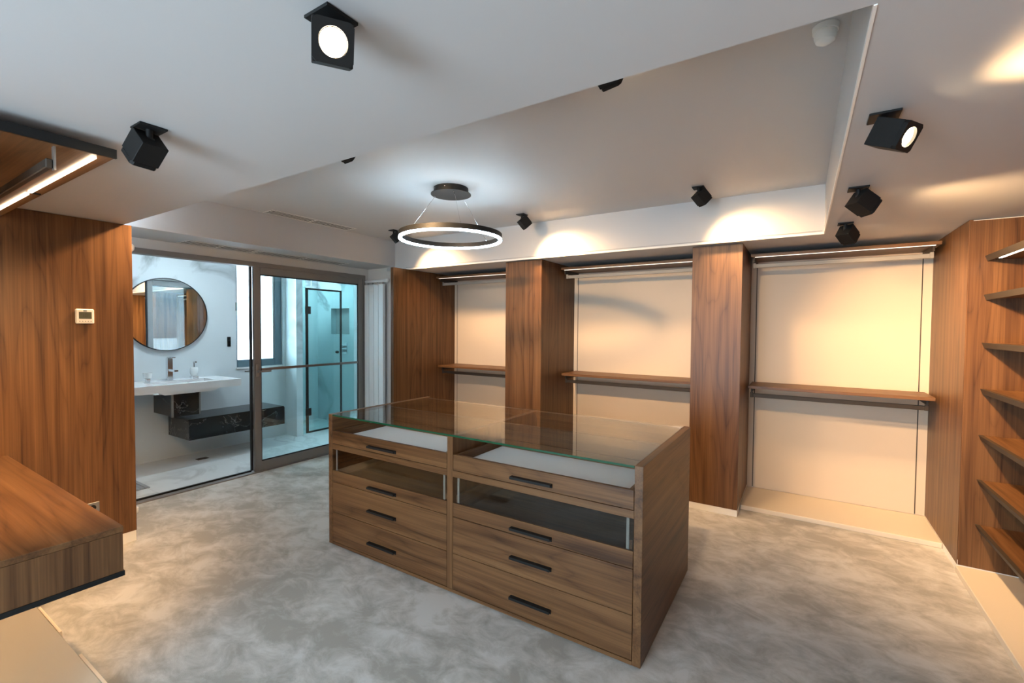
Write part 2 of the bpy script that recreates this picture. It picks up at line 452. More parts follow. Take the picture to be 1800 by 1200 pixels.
# thin end panel beside the radiator
r = sroot('column', (-4.225, 4.5, 0), 'thin walnut end panel beside the white radiator')
obj('core', B().box(-4.25, -4.2, 3.93, YB - 0.002, 0.056, ZC - 0.004, 0.001), 'walnut_upright', r)
obj('baseboard', B().box(-4.249, -4.201, 3.932, YB - 0.002, 0, 0.055), 'white_lacquer', r)
# block at the right with its side panel (bay side) and face panel (shelf side)
r = sroot('column', (1.2, 4.6, 0), 'walnut clad corner block between bay and open shelves')
obj('core', B().box(XR + 0.022, 1.66, YR + 0.022, YB - 0.002, 0, ZC - 0.004), 'white_paint', r)
obj('side_panel', B().box(XR, XR + 0.02, YR + 0.0035, YB - 0.002, 0.047, ZC - 0.004), 'walnut_upright', r)
obj('front_panel', B().box(XR + 0.0035, 1.52, YR, YR + 0.02, 0.047, ZC - 0.012), 'walnut_upright', r)
obj('baseboard', B().box(XR + 0.001, XR + 0.0205, YR + 0.021, YB - 0.002, 0, 0.046), 'white_lacquer', r)
obj('baseboard', B().box(XR + 0.001, 1.52, YR + 0.001, YR + 0.0205, 0, 0.078), 'white_lacquer', r)

bays = [(-4.2, -2.79, 'far'), (-2.34, -0.838, 'middle'), (-0.44, 0.90, 'near')]
where = {'far': 'in the hanging bay nearest the radiator', 'middle': 'in the hanging bay between the two columns', 'near': 'in the wide hanging bay beside the open shelves'}
for i, (x0, x1, key) in enumerate(bays):
    sl, sr = x0 + 0.05, x1 - 0.065
    bp = sroot('wall_bay', ((x0 + x1) / 2, YB - 0.01, 0.0))
    for a, b2 in ((x0 + 0.001, sl - 0.004), (sl + 0.004, sr - 0.004), (sr + 0.004, x1 - 0.001)):
        obj('back_panel', B().box(a, b2, YB - 0.014, YB - 0.001, 0.04, ZC - 0.002), 'cream_panel', bp)
    for a in (sl, sr):
        obj('upright_slot', B().box(a - 0.0039, a + 0.0039, YB - 0.012, YB - 0.001, 0.045, ZC - 0.02), 'slot_dark', bp)
    yf = 4.50
    pf = struct('trim_4', B().box(x0 + 0.001, x1 - 0.001, yf, YB - 0.016, 0.0, 0.04, 0.004), 'cream_platform', label='low cream floor platform ' + where[key])
    for zt, yfr, lv in ((2.278, 4.66, 'upper'), (1.085, 4.70, 'lower')):
        gap = 0.030 if lv == 'upper' else 0.028
        s = thing('wall_shelf', f'{lv} walnut shelf board ' + where[key], 'shelf', ((x0 + x1) / 2, 4.9, zt - 0.026), 'walnut shelves in the hanging bays')
        obj('board', B().box(x0 + gap, x1 - gap, yfr, YB - 0.016, zt - 0.026, zt, 0.0015), 'walnut_lengthwise', s)
        for a in (sl, sr):
            obj('bracket', B().box(a - 0.006, a + 0.006, yfr + 0.06, YB - 0.0165, zt - 0.066, zt - 0.0262), 'bronze_profile', s)
        if lv == 'upper':
            obj('led_strip', B().box(x0 + 0.06, x1 - 0.06, yfr + 0.02, yfr + 0.027, zt - 0.030, zt - 0.0262), 'led_dim', s)
        zr = zt - 0.094 if lv == 'upper' else zt - 0.096
        h = thing('hanging_rail', ('pale' if lv == 'upper' else 'dark') + f' hanging rail below the {lv} shelf ' + where[key], 'clothes rail', ((x0 + x1) / 2, 4.8, zr - 0.02), 'hanging rails in the bays')
        mt = 'rail_grey' if lv == 'upper' else 'bronze_profile'
        obj('bar', B().box(sl - 0.006, sr + 0.006, 4.785, 4.80, zr - 0.018, zr + 0.018, 0.003), mt, h)
        for a in (sl, sr):
            obj('hanger_bracket', B().box(a - 0.012, a + 0.012, 4.777, 4.784, zr - 0.02, zt - 0.067, 0.001), mt, h)

# ------------------------------------------------------------------ right: open shelves on their platform
struct('trim_5', B().box(XR - 0.01, 1.518, -1.0, YR - 0.002, 0.0, 0.042, 0.003), 'cream_platform', label='low cream floor platform under the open shelves')
ord_r = ['topmost', 'second', 'third', 'fourth', 'fifth', 'sixth', 'lowest']
for i, z in enumerate((2.083, 1.833, 1.524, 1.226, 0.925, 0.633, 0.338)):
    s = thing('open_shelf', f'walnut shelf with dark metal front edge, {ord_r[i]} of the seven open shelves', 'shelf', (1.25, 2.6, z - 0.03), 'open shelves along the wall')
    obj('board', B().box(1.0, 1.518, 1.1, YR - 0.002, z - 0.026, z - 0.002), 'walnut_crosswise', s)
    # bevelled bronze edge profile
    bb = B(); bb.prism([(0.978, z), (1.0, z), (1.0, z - 0.034), (0.990, z - 0.034)], 'y', 1.1, YR - 0.002)
    obj('edge_profile', bb, 'bronze_profile', s)
    if i in (0,):
        obj('led_strip', B().box(1.012, 1.024, 1.3, YR - 0.12, z - 0.033, z - 0.0262), 'led_warm', s)
        obj('connector', B().box(1.01, 1.03, YR - 0.10, YR - 0.07, z - 0.034, z - 0.0262), 'black_metal', s)

# ------------------------------------------------------------------ near left: floating dresser, top shelf, platform
BX1, BY1, BZ0, BZ1 = -2.31, 0.705, 0.583, 0.785
d = thing('floating_dresser', 'floating walnut dresser with greyish end panel and black base edge', 'dresser', (-3.2, 0.4, BZ0))
obj('top', B().box(XP + 0.002, BX1, 0.105, BY1 + 0.003, BZ1 - 0.024, BZ1, 0.0015), 'walnut_lengthwise', d)
obj('end_panel', B().box(BX1 - 0.022, BX1, 0.105, BY1, BZ0 + 0.02, BZ1 - 0.0245), 'walnut_upright', d)
obj('carcass', B().box(XP + 0.004, BX1 - 0.0225, 0.105, BY1 - 0.022, BZ0 + 0.02, BZ1 - 0.0245), 'walnut_lengthwise', d)
obj('base_edge', B().box(XP + 0.004, BX1 + 0.004, 0.11, BY1 + 0.004, BZ0, BZ0 + 0.0195), 'black_metal', d)
obj('led_strip', B().box(XP + 0.05, BX1 - 0.05, 0.60, 0.615, BZ0 - 0.006, BZ0 - 0.0003), 'led_under', d)
for k in range(3):
    a = XP + 0.006 + k * 0.603
    dr = obj('drawer', B().box(a, a + 0.598, BY1 - 0.0215, BY1 - 0.0005, BZ0 + 0.022, BZ1 - 0.027), 'walnut_lengthwise', d)
    obj('handle', B().box(a + 0.17, a + 0.42, BY1, BY1 + 0.02, BZ0 + 0.12, BZ0 + 0.132), 'black_metal', dr)
SZ = 2.255
s = thing('wall_shelf', 'overhead walnut shelf with glowing light strip above the floating dresser', 'shelf', (-3.2, 0.4, SZ))
obj('board', B().box(XP + 0.002, BX1 + 0.01, 0.105, 0.70, SZ, SZ + 0.026), 'walnut_lengthwise', s)
obj('end_profile', B().box(BX1 + 0.0102, BX1 + 0.022, 0.105, 0.702, SZ - 0.004, SZ + 0.030), 'black_metal', s)
obj('led_strip', B().box(-3.24, -2.345, 0.642, 0.656, SZ - 0.007, SZ - 0.0003), 'led_warm', s)
obj('led_strip', B().box(XP + 0.02, -3.285, 0.642, 0.656, SZ - 0.007, SZ - 0.0003), 'led_warm', s)
obj('connector', B().box(-3.262, -3.25, 0.645, 0.69, SZ - 0.006, SZ - 0.0003), 'black_metal', s)
h = thing('hanging_rail', 'dark hanging rail with flat bracket below the overhead shelf', 'clothes rail', (-3.2, 0.4, SZ - 0.1))
obj('bar', B().box(XP + 0.01, -2.345, 0.512, 0.532, SZ - 0.082, SZ - 0.048, 0.003), 'bronze_profile', h)
for a in (-2.362, -3.6):
    obj('hanger_bracket', B().box(a, a + 0.024, 0.5325, 0.539, SZ - 0.087, SZ - 0.0005), 'steel_profile', h)
pf = struct('trim_6', B().box(XP + 0.002, -2.25, 0.105, 0.70, 0.0, 0.030, 0.002), 'cream_platform', label='low cream floor platform below the floating dresser')
for a, b2 in ((-3.54, -3.165), (-2.87, -2.46)):  # bright light streaks on the platform edge, put in as paler strips
    obj('lit_edge_strip', B().box(a, b2, 0.7005, 0.712, 0.0, 0.032), 'lit_strip_cream', pf)

# thermostat and socket on the walnut panel
t = thing('thermostat', 'small white thermostat with grey display on the walnut panel', 'thermostat', (XP, 1.078, 1.605))
obj('body', B().box(XP + 0.0005, XP + 0.024, 1.030, 1.126, 1.606, 1.706, 0.006), 'thermo_white', t)
lc = obj('display', B().box(XP + 0.0242, XP + 0.0255, 1.046, 1.112, 1.639, 1.686), 'lcd', t)
obj('digit', B().box(XP + 0.0256, XP + 0.026, 1.068, 1.071, 1.652, 1.674), 'lcd_ink', lc)
dg = B()
for a in ((1.077, 1.0795, 1.652, 1.674), (1.086, 1.0885, 1.652, 1.674), (1.0795, 1.086, 1.6715, 1.674), (1.0795, 1.086, 1.652, 1.6545)):
    dg.box(XP + 0.0256, XP + 0.026, *a)
obj('digit', dg, 'lcd_ink', lc)
obj('maker_mark', B().box(XP + 0.0242, XP + 0.0248, 1.069, 1.087, 1.690, 1.696), 'lcd_ink', t)
for k in range(5):
    y = 1.050 + k * 0.0145
    obj('button', B().cyl((XP + 0.0242, y, 1.622), (XP + 0.0262, y, 1.622), 0.0035, n=10), 'grey_mark', t)
t = thing('wall_socket', 'small steel wall socket low on the walnut panel behind the dresser', 'socket', (XP, 1.10, 0.29))
obj('plate', B().box(XP + 0.0005, XP + 0.008, 1.062, 1.138, 0.29, 0.362, 0.002), 'steel_profile', t)
obj('outlet', B().cyl((XP + 0.0082, 1.10, 0.326), (XP + 0.0095, 1.10, 0.326), 0.02, n=20), 'black_metal', t)

# ------------------------------------------------------------------ island
IX0, IX1, IY0, IY1, IH = -2.905, -0.605, 2.09, 3.13, 0.963
CX0, CX1 = -1.780, -1.737
isl = thing('island_cabinet', 'walnut island cabinet with drawers and glass display top', 'cabinet', ((IX0 + IX1) / 2, (IY0 + IY1) / 2, 0))
obj('plinth', B().box(IX0 + 0.05, IX1 - 0.05, IY0 + 0.05, IY1 - 0.05, 0, 0.014), 'black_metal', isl)
obj('side_panel', B().box(IX0, IX0 + 0.04, IY0, IY1, 0.014, IH, 0.001), 'walnut_crosswise', isl)
obj('side_panel', B().box(IX1 - 0.04, IX1, IY0, IY1, 0.014, IH, 0.001), 'walnut_crosswise', isl)
LX0, LX1, RX0, RX1 = IX0 + 0.0405, CX0 - 0.0005, CX1 + 0.0005, IX1 - 0.0405
obj('divider', B().box(CX0, CX1, IY0, IY1, 0.034, IH - 0.012, 0.001), 'walnut_upright', isl)
obj('base_rail', B().box(LX0, RX1, IY0, IY1, 0.014, 0.0335), 'walnut_lengthwise', isl)
for a, b2 in ((LX0, LX1), (RX0, RX1)):
    obj('middle_rail', B().box(a, b2, IY0, IY0 + 0.3, 0.712, 0.7505, 0.001), 'walnut_lengthwise', isl)
    obj('back_partition', B().box(a, b2, 2.60, 2.62, 0.034, 0.90), 'walnut_lengthwise', isl)
    obj('rear_panel', B().box(a, b2, IY1 - 0.02, IY1, 0.034, 0.90), 'walnut_lengthwise', isl)
    obj('rear_shelf', B().box(a, b2, 2.6205, IY1 - 0.0205, 0.80, 0.815), 'walnut_lengthwise', isl)
    obj('top_rail', B().box(a, b2, 2.595, 2.625, 0.9005, IH - 0.012, 0.001), 'walnut_lengthwise', isl)
    obj('top_rail', B().box(a, b2, IY1 - 0.03, IY1, 0.9005, IH - 0.012, 0.001), 'walnut_lengthwise', isl)
def pull(parent, x0, x1, z):
    bb = B()
    bb.prism([(IY0 - 0.0005, z), (IY0 - 0.026, z), (IY0 - 0.026, z - 0.014), (IY0 - 0.022, z - 0.014), (IY0 - 0.022, z - 0.004), (IY0 - 0.0045, z - 0.004), (IY0 - 0.0045, z - 0.022), (IY0 - 0.0005, z - 0.022)], 'x', x0, x1)
    obj('handle', bb, 'black_metal', parent)
for x0, x1, hx0, hx1 in ((LX0, LX1, -2.470, -2.212), (RX0, RX1, -1.322, -1.074)):
    g = 0.0025
    # shallow display drawer, open tray with pale liner
    d1 = obj('drawer', B().box(x0 + g, x1 - g, IY0 + 0.0005, IY0 + 0.0195, 0.753, 0.846, 0.001), 'walnut_lengthwise', isl)
    for a in (x0 + 0.012, x1 - 0.028):
        obj('drawer_side', B().box(a, a + 0.016, IY0 + 0.02, 2.592, 0.756, 0.846), 'walnut_crosswise', d1)
    obj('drawer_back', B().box(x0 + 0.0285, x1 - 0.0285, 2.576, 2.592, 0.756, 0.846), 'walnut_lengthwise', d1)
    obj('liner', B().box(x0 + 0.0285, x1 - 0.0285, IY0 + 0.02, 2.5755, 0.760, 0.795), 'felt', d1)
    pull(d1, hx0, hx1, 0.796)
    # drawer with glass front
    d2 = obj('drawer', B().box(x0 + g, x1 - g, IY0 + 0.0005, IY0 + 0.0195, 0.4745, 0.557, 0.001), 'walnut_lengthwise', isl)
    for a in (x0 + 0.012, x1 - 0.028):
        obj('drawer_side', B().box(a, a + 0.016, IY0 + 0.02, 2.59, 0.48, 0.60), 'walnut_crosswise', d2)
    obj('drawer_floor', B().box(x0 + 0.0285, x1 - 0.0285, IY0 + 0.02, 2.59, 0.482, 0.50), 'walnut_lengthwise', d2)
    obj('glass_pane', B().box(x0 + g, x1 - g, IY0 + 0.006, IY0 + 0.012, 0.5575, 0.709), 'drawer_glass', d2)
    for a in (x0 + 0.026, x1 - 0.040):
        obj('glass_post', B().box(a, a + 0.014, IY0 + 0.0125, IY0 + 0.0175, 0.5575, 0.706), 'glass_post', d2)
    pull(d2, hx0, hx1, 0.516)
    # two deep drawers
    for z0, z1, hz in ((0.2535, 0.4715, 0.357), (0.0365, 0.2505, 0.135)):
        d3 = obj('drawer', B().box(x0 + g, x1 - g, IY0 + 0.0005, IY0 + 0.0195, z0, z1, 0.001), 'walnut_lengthwise', isl)
        pull(d3, hx0, hx1, hz)
gt = thing('glass_top', 'clear glass table top with green edge laid into the walnut island', 'glass top', ((IX0 + IX1) / 2, (IY0 + IY1) / 2, IH - 0.0115))
obj('pane', B().box(LX0 + 0.002, RX1 - 0.002, IY0 + 0.006, IY1 - 0.006, IH - 0.0115, IH - 0.0015), 'table_glass', gt)
obj('edge', B().box(LX0 + 0.002, RX1 - 0.002, IY0 + 0.001, IY0 + 0.0055, IH - 0.0115, IH - 0.0015), 'green_edge', gt)

# ------------------------------------------------------------------ sliding glass door
tr = sroot('trim_7', (XD, 2.9, 0), 'dark metal frame around the bathroom doorway')
obj('head', B().box(XD - 0.08, XD + 0.02, 1.337, 4.16, 2.235, 2.284, 0.002), 'anodised', tr)
obj('jamb', B().box(XD - 0.08, XD + 0.02, 4.115, 4.16, 0.0, 2.234, 0.002), 'anodised', tr)
obj('threshold', B().box(XD - 0.09, XD + 0.03, 1.337, 4.114, 0.0, 0.012), 'anodised', tr)
obj('guide_rail', B().box(XD - 0.06, XD - 0.035, 1.337, 2.66, 0.0122, 0.026), 'black_metal', tr)
dr = sroot('door_1', (XD, 3.4, 0.013), 'sliding glass door with grey metal frame and lever handle')
dx0, dx1 = XD - 0.02, XD + 0.018
obj('stile', B().box(dx0, dx1, 2.675, 2.745, 0.0125, 2.234, 0.002), 'anodised', dr)
obj('stile', B().box(dx0, dx1, 4.045, 4.112, 0.0125, 2.234, 0.002), 'anodised', dr)
obj('rail', B().box(dx0, dx1, 2.7455, 4.0445, 2.16, 2.234, 0.002), 'anodised', dr)
obj('rail', B().box(dx0, dx1, 2.7455, 4.0445, 0.0125, 0.115, 0.002), 'anodised', dr)
obj('seal', B().box(dx0 - 0.03, dx0 - 0.0005, 2.655, 2.674, 0.0265, 2.233), 'gasket', dr)
obj('glass_pane', B().box(XD - 0.006, XD + 0.004, 2.7455, 4.0445, 0.1155, 2.1595), 'door_glass', dr)
for a in ((2.7455, 4.0445, 2.146, 2.1595), (2.7455, 4.0445, 0.1155, 0.128), (2.7455, 2.753, 0.1285, 2.1455), (4.033, 4.0445, 0.1285, 2.1455)):
    obj('seal', B().box(XD + 0.0045, XD + 0.012, *a), 'gasket', dr)
obj('crossbar', B().box(XD + 0.005, XD + 0.016, 2.754, 4.032, 1.112, 1.140, 0.001), 'brushed_bar', dr)
lv = obj('handle', B().box(dx1 + 0.0005, dx1 + 0.010, 2.688, 2.722, 1.045, 1.185, 0.008), 'steel_profile', dr)
obj('lever', B().box(dx1 + 0.0105, dx1 + 0.05, 2.699, 2.714, 1.094, 1.116, 0.002).box(dx1 + 0.0355, dx1 + 0.05, 2.7145, 2.835, 1.096, 1.114, 0.003), 'steel_profile', lv)
obj('handle', B().box(dx0 - 0.06, dx0 - 0.046, 2.62, 2.71, 1.10, 1.118, 0.003).box(dx0 - 0.046, dx0 - 0.0005, 2.696, 2.712, 1.10, 1.118), 'steel_profile', dr)

# ------------------------------------------------------------------ radiators
def radiator(label, x0, x1, yf, yb, ext=0.012):
    w = x1 - x0
    r = thing('radiator', label, 'radiator', ((x0 + x1) / 2, (yf + yb) / 2, 0.15), 'tall white column radiators')
    n = 4
    cw = w / n
    ym = (yf + yb) / 2; s = 1 if yb > yf else -1
    for k in range(n):
        a = x0 + k * cw
        obj('column_tube', B().box(a + 0.003, a + cw - 0.003, yf, yf + s * 0.042, 0.16, 2.155, 0.004), 'radiator_white', r)
    for z in (2.20, 0.14):
        obj('collector_pipe', B().cyl((x0 - 0.004, ym, z), (x1 + ext, ym, z), 0.021, n=20), 'radiator_white', r, smooth=True)
        obj('end_cap', B().lathe([(0, -0.03), (0.016, -0.028), (0.026, -0.018), (0.029, 0), (0.026, 0.018), (0.016, 0.028), (0, 0.03)], 20, (x1 + ext + 0.018, ym, z)), 'radiator_white', r, smooth=True)
    for k in range(n):
        a = x0 + (k + 0.5) * cw
        obj('connector', B().cyl((a, ym - 0.001, 2.15), (a, ym - 0.001, 2.19), 0.012, n=12), 'chrome', r)
    return r
radiator('tall white column radiator between the sliding door and walnut end panel', -4.965, -4.60, 4.125, 4.20)
radiator('white radiator end cap peeking past the edge of the thermostat panel', -4.93, -4.565, 1.45, 1.40, 0.125)

# ------------------------------------------------------------------ slot air diffusers
def vent(label, x0, x1, y0, y1, z):
    v = thing('air_diffuser', label, 'air vent', ((x0 + x1) / 2, (y0 + y1) / 2, z), 'white linear slot diffusers')
    t = 0.014
    for a in ((x0, x0 + t, y0, y1), (x1 - t, x1, y0, y1), (x0 + t, x1 - t, y0, y0 + t), (x0 + t, x1 - t, y1 - t, y1)):
        obj('frame', B().box(*a, z - 0.003, z - 0.0005), 'white_lacquer', v)
    obj('duct', B().box(x0 + t, x1 - t, y0 + t, y1 - t, z - 0.0015, z - 0.0005), 'vent_dark', v)
    n = 4; w = (x1 - x0 - 2 * t); sw_ = 0.17
    ym = (y0 + y1) / 2
    for a, b2 in ((y0 + t, ym - 0.01), (ym + 0.01, y1 - t)):
        for k in range(n):
            cx = x0 + t + (k + 0.5) * w / n
            obj('slat', B().box(cx - w / n * sw_, cx + w / n * sw_, a, b2, z - 0.0026, z - 0.0016), 'white_lacquer', v)
    obj('crosspiece', B().box(x0 + t, x1 - t, ym - 0.009, ym + 0.009, z - 0.0026, z - 0.0016), 'white_lacquer', v)
vent('white slot air diffuser in the raised tray ceiling beside the ring light', -4.43, -4.24, 2.46, 3.42, ZT)
vent('white slot air diffuser above the open half of the doorway', -4.97, -4.72, 1.95, 2.60, ZA)
vent('white slot air diffuser above the sliding glass pane', -4.97, -4.72, 2.63, 3.70, ZA)

# ------------------------------------------------------------------ ring pendant
RC = Vector((-2.37, 2.82)); RR = 0.405; RZ = 2.292
p = thing('pendant_light', 'black ring pendant light glowing cool white above the island', 'pendant lamp', (RC.x, RC.y, RZ))
cc = (RC.x, RC.y, 0)
obj('canopy', B().lathe([(0, ZT - 0.001), (0.135, ZT - 0.001), (0.135, ZT - 0.045), (0.158, ZT - 0.047), (0.158, ZT - 0.052), (0, ZT - 0.052)], 48, cc), 'black_metal', p, smooth=True)
obj('ring', B().lathe([(RR, RZ + 0.008), (RR, RZ + 0.045), (RR - 0.024, RZ + 0.045), (RR - 0.024, RZ + 0.008), (RR, RZ + 0.008)], 96, cc), 'black_metal', p, smooth=True)
obj('diffuser', B().lathe([(RR - 0.001, RZ + 0.0075), (RR + 0.001, RZ - 0.004), (RR - 0.003, RZ - 0.007), (RR - 0.021, RZ - 0.007), (RR - 0.025, RZ - 0.004), (RR - 0.023, RZ + 0.0075), (RR - 0.001, RZ + 0.0075)], 96, cc), 'ring_white', p, smooth=True)
obj('upper_diffuser', B().lathe([(RR - 0.006, RZ + 0.0451), (RR - 0.006, RZ + 0.0454), (RR - 0.018, RZ + 0.0454), (RR - 0.018, RZ + 0.0451), (RR - 0.006, RZ + 0.0451)], 96, cc), 'ring_up', p, smooth=True)
for ang in (200, 320, 80):
    a = math.radians(ang); u = Vector((math.cos(a), math.sin(a)))
    q0 = RC + u * 0.13; q1 = RC + u * (RR - 0.012)
    obj('cable', B().cyl((q0.x, q0.y, ZT - 0.052), (q1.x, q1.y, RZ + 0.046), 0.0013, n=6), 'chrome', p)
    obj('cable_grip', B().cyl((q0.x, q0.y, ZT - 0.062), (q0.x, q0.y, ZT - 0.0525), 0.005, n=10), 'chrome', p)
    obj('cable_grip', B().cyl((q1.x, q1.y, RZ + 0.0478), (q1.x, q1.y, RZ + 0.060), 0.004, n=10), 'chrome', p)
for ang in (245, 290):
    a = math.radians(ang)
    obj('screw', B().cyl((RC.x + 0.135 * math.cos(a), RC.y + 0.135 * math.sin(a), ZT - 0.02), (RC.x + 0.139 * math.cos(a), RC.y + 0.139 * math.sin(a), ZT - 0.02), 0.004, n=10), 'chrome', p)

# ------------------------------------------------------------------ ceiling spotlights
def spot(label, x, y, z, aim, power, plate_rot=0.0, cone=105):
    s = thing('spotlight', label, 'spotlight', (x, y, z - 0.18), 'black square ceiling spotlights')
    pr = Matrix.Rotation(plate_rot, 3, 'Z')
    base = Vector((x, y, z))
    def local(name, b, mat, mtx, org, smooth=False, par=s):
        for v in b.bm.verts: v.co = mtx @ v.co + org
        return obj(name, b, mat, par, smooth=smooth)
    local('mounting_plate', B().box(-0.043, 0.043, -0.043, 0.043, -0.008, -0.0005, 0.001), 'black_metal', pr, base)
    d = (Vector(aim) - Vector((x, y, z - 0.09))).normalized()
    hd = Vector((d.x, d.y, 0)); hd = hd.normalized() if hd.length > 1e-4 else Vector((1, 0, 0))
    pivot = base + Vector((0, 0, -0.048)) 
    local('stem', B().cyl((0, 0, -0.0082), (0, 0, -0.062), 0.011, n=14).box(-0.012, 0.012, -0.012, 0.012, -0.06, -0.04), 'black_metal', pr, base, True)
    rot = d.to_track_quat('-Z', 'Y').to_matrix()
    ctr = base + Vector((0, 0, -0.074)) + hd * 0.026
    hb = B()
    # open-fronted square housing: outer box, recessed front
    hb.box(-0.044, 0.044, -0.044, 0.044, -0.040, 0.048, 0.0015)
    local('housing', hb, 'black_metal', rot, ctr)
    fr = B()
    n = 28
    # square front plate with round opening
    R0 = 0.031
    inner = [fr.bm.verts.new((R0 * math.cos(2 * math.pi * i / n), R0 * math.sin(2 * math.pi * i / n), -0.054)) for i in range(n)]
    outer = []
    for i in range(n):
        c0, s0 = math.cos(2 * math.pi * i / n), math.sin(2 * math.pi * i / n); mx_ = max(abs(c0), abs(s0))
        outer.append(fr.bm.verts.new((0.044 * c0 / mx_, 0.044 * s0 / mx_, -0.054)))
    ins2 = [fr.bm.verts.new((R0 * math.cos(2 * math.pi * i / n), R0 * math.sin(2 * math.pi * i / n), -0.0402)) for i in range(n)]
    out2 = [fr.bm.verts.new((v.co.x, v.co.y, -0.0402)) for v in outer]
    for i in range(n):
        j = (i + 1) % n
        fr.bm.faces.new((inner[i], inner[j], outer[j], outer[i]))
        fr.bm.faces.new((inner[i], ins2[i], ins2[j], inner[j]))
        fr.bm.faces.new((outer[i], outer[j], out2[j], out2[i]))
    local('front_plate', fr, 'black_metal', rot, ctr)
    local('lens', B().cyl((0, 0, -0.0445), (0, 0, -0.0404), 0.029, n=28), 'lamp_lens', rot, ctr, False)
    l = bpy.data.lights.new('spotlight_bulb', 'SPOT')
    l.energy = power; l.color = WARM; l.spot_size = math.radians(cone); l.spot_blend = 1.0; l.shadow_soft_size = 0.045
    lo = bpy.data.objects.new('spotlight_bulb', l); C.objects.link(lo)
    lo.rotation_euler = rot.to_euler()
    lo.location = ctr + rot @ Vector((0, 0, -0.058)) - s.location
    lo.parent = s
    return s
P = P_SPOT
spot('black spotlight above the floating dresser, lens turned away', -2.047, 0.724, ZC, (-3.8, 0.4, 0.6), P * 1.6, cone=85)
spot('brightly glaring spotlight in the lowered ceiling, biggest of the spotlights', -0.955, 0.70, ZC, (-0.05, 0.1, 1.75), P * 0.4)
spot('glowing spotlight on the ceiling strip before the open shelves', 0.215, 1.996, ZC, (1.0, 1.5, 1.75), P * 1.7, cone=120)
spot('middle one of three spotlights on the ceiling strip by the shelves', 0.223, 2.94, ZC, (1.0, 3.45, 1.6), P * 1.7, cone=120)
spot('spotlight on the ceiling strip nearest the wide hanging bay', 0.228, 3.86, ZC, (0.8, 4.7, 1.5), P * 0.5, cone=110)
spot('spotlight in the tray ceiling just behind the ring light', -3.95, 3.70, ZT, (-3.3, 4.8, 1.2), P * 0.85)
spot('spotlight in the tray ceiling beside the lit ring, above the far column', -2.32, 3.82, ZT, (-1.5, 4.8, 1.2), P * 0.75)
spot('spotlight in the tray ceiling above the wide walnut column', -0.705, 3.79, ZT, (0.3, 4.8, 1.2), P * 0.5)
spot('spotlight tip just peeking out beyond the lowered ceiling edge near the diffuser', -3.95, 1.70, ZT, (-4.25, 0.75, 0.9), P * 0.75, cone=80)
spot('spotlight half hidden behind the lowered ceiling edge left of the ring light', -2.27, 1.72, ZT, (-2.0, 5.1, 0.7), P * 1.15, cone=85)
spot('spotlight half hidden behind the lowered ceiling edge near the frame top', -0.68, 1.73, ZT, (0.1, 5.1, 0.5), P * 0.85, cone=80)
# motion sensor
ms = thing('motion_sensor', 'white domed motion sensor in the corner of the tray ceiling', 'sensor', (0.045, 2.03, ZT - 0.06))
obj('base', B().lathe([(0, ZT - 0.0005), (0.042, ZT - 0.0005), (0.040, ZT - 0.02), (0, ZT - 0.02)], 28, (0.045, 2.03, 0)), 'white_lacquer', ms, smooth=True)
obj('dome', B().lathe([(0.036, ZT - 0.0202), (0.036, ZT - 0.035), (0.03, ZT - 0.052), (0.016, ZT - 0.061), (0, ZT - 0.063)], 28, (0.045, 2.03, 0)), 'white_lacquer', ms, smooth=True)

# ------------------------------------------------------------------ bathroom furniture
c = thing('washbasin', 'long white washbasin counter mounted on the marble wall', 'washbasin', (-6.1, 2.2, 0.86))
by0, by1, bz0, bz1, bxf = 1.55, 2.95, 0.868, 0.952, -5.80
sy0, sy1, sx0, sx1 = 2.10, 2.72, -6.22, -5.90
for a in ((XB + 0.002, sx0, by0, by1), (sx1, bxf, by0, by1), (sx0, sx1, by0, sy0), (sx0, sx1, sy1, by1)):
    obj('slab', B().box(a[0], a[1], a[2], a[3], bz0, bz1), 'ceramic', c)
bb = B()
bb.box(sx0, sx1, sy0, sy1, bz0 - 0.03, bz0 - 0.022)
bb.prism([(sy0 - 0.0, bz0 - 0.0005), (sy0 + 0.06, bz0 - 0.03), (sy1 - 0.06, bz0 - 0.03), (sy1, bz0 - 0.0005)], 'x', sx1 + 0.0, bxf - 0.02)
obj('bowl', bb, 'ceramic', c)
obj('overflow', B().cyl((bxf - 0.1, 2.42, bz1), (bxf - 0.1, 2.42, bz1 + 0.002), 0.012, n=16), 'black_metal', c)
f = thing('faucet', 'square chrome basin mixer tap on the white washbasin', 'faucet', (-6.28, 2.38, bz1))
obj('body', B().box(-6.305, -6.255, 2.352, 2.408, bz1 + 0.0005, 1.215, 0.003), 'chrome', f)
obj('spout', B().box(-6.2545, -6.10, 2.358, 2.402, 1.06, 1.085, 0.003), 'chrome', f)
obj('lever', B().box(-6.30, -6.16, 2.36, 2.40, 1.2155, 1.23, 0.003), 'chrome', f)
sd = thing('soap_dispenser', 'glass soap dispenser with chrome pump beside the tap', 'dispenser', (-6.2, 2.605, bz1))
obj('holder', B().box(-6.235, -6.165, 2.57, 2.64, bz1 + 0.0005, bz1 + 0.04, 0.003), 'chrome', sd)
obj('bottle', B().lathe([(0, bz1 + 0.041), (0.03, bz1 + 0.041), (0.043, bz1 + 0.075), (0.043, bz1 + 0.125), (0.036, bz1 + 0.145), (0, bz1 + 0.145)], 24, (-6.2, 2.605, 0)), 'liquid', sd, smooth=True)
obj('pump', B().cyl((-6.2, 2.605, bz1 + 0.1455), (-6.2, 2.605, bz1 + 0.20), 0.008, n=14).box(-6.205, -6.15, 2.597, 2.613, bz1 + 0.20, bz1 + 0.215), 'chrome', sd)
so = thing('soap_dish', 'small glass soap dish at the panel end of the washbasin', 'soap dish', (-6.2, 2.14, bz1))
obj('holder', B().box(-6.22, -6.18, 2.12, 2.16, bz1 + 0.0005, bz1 + 0.045, 0.003), 'chrome', so)
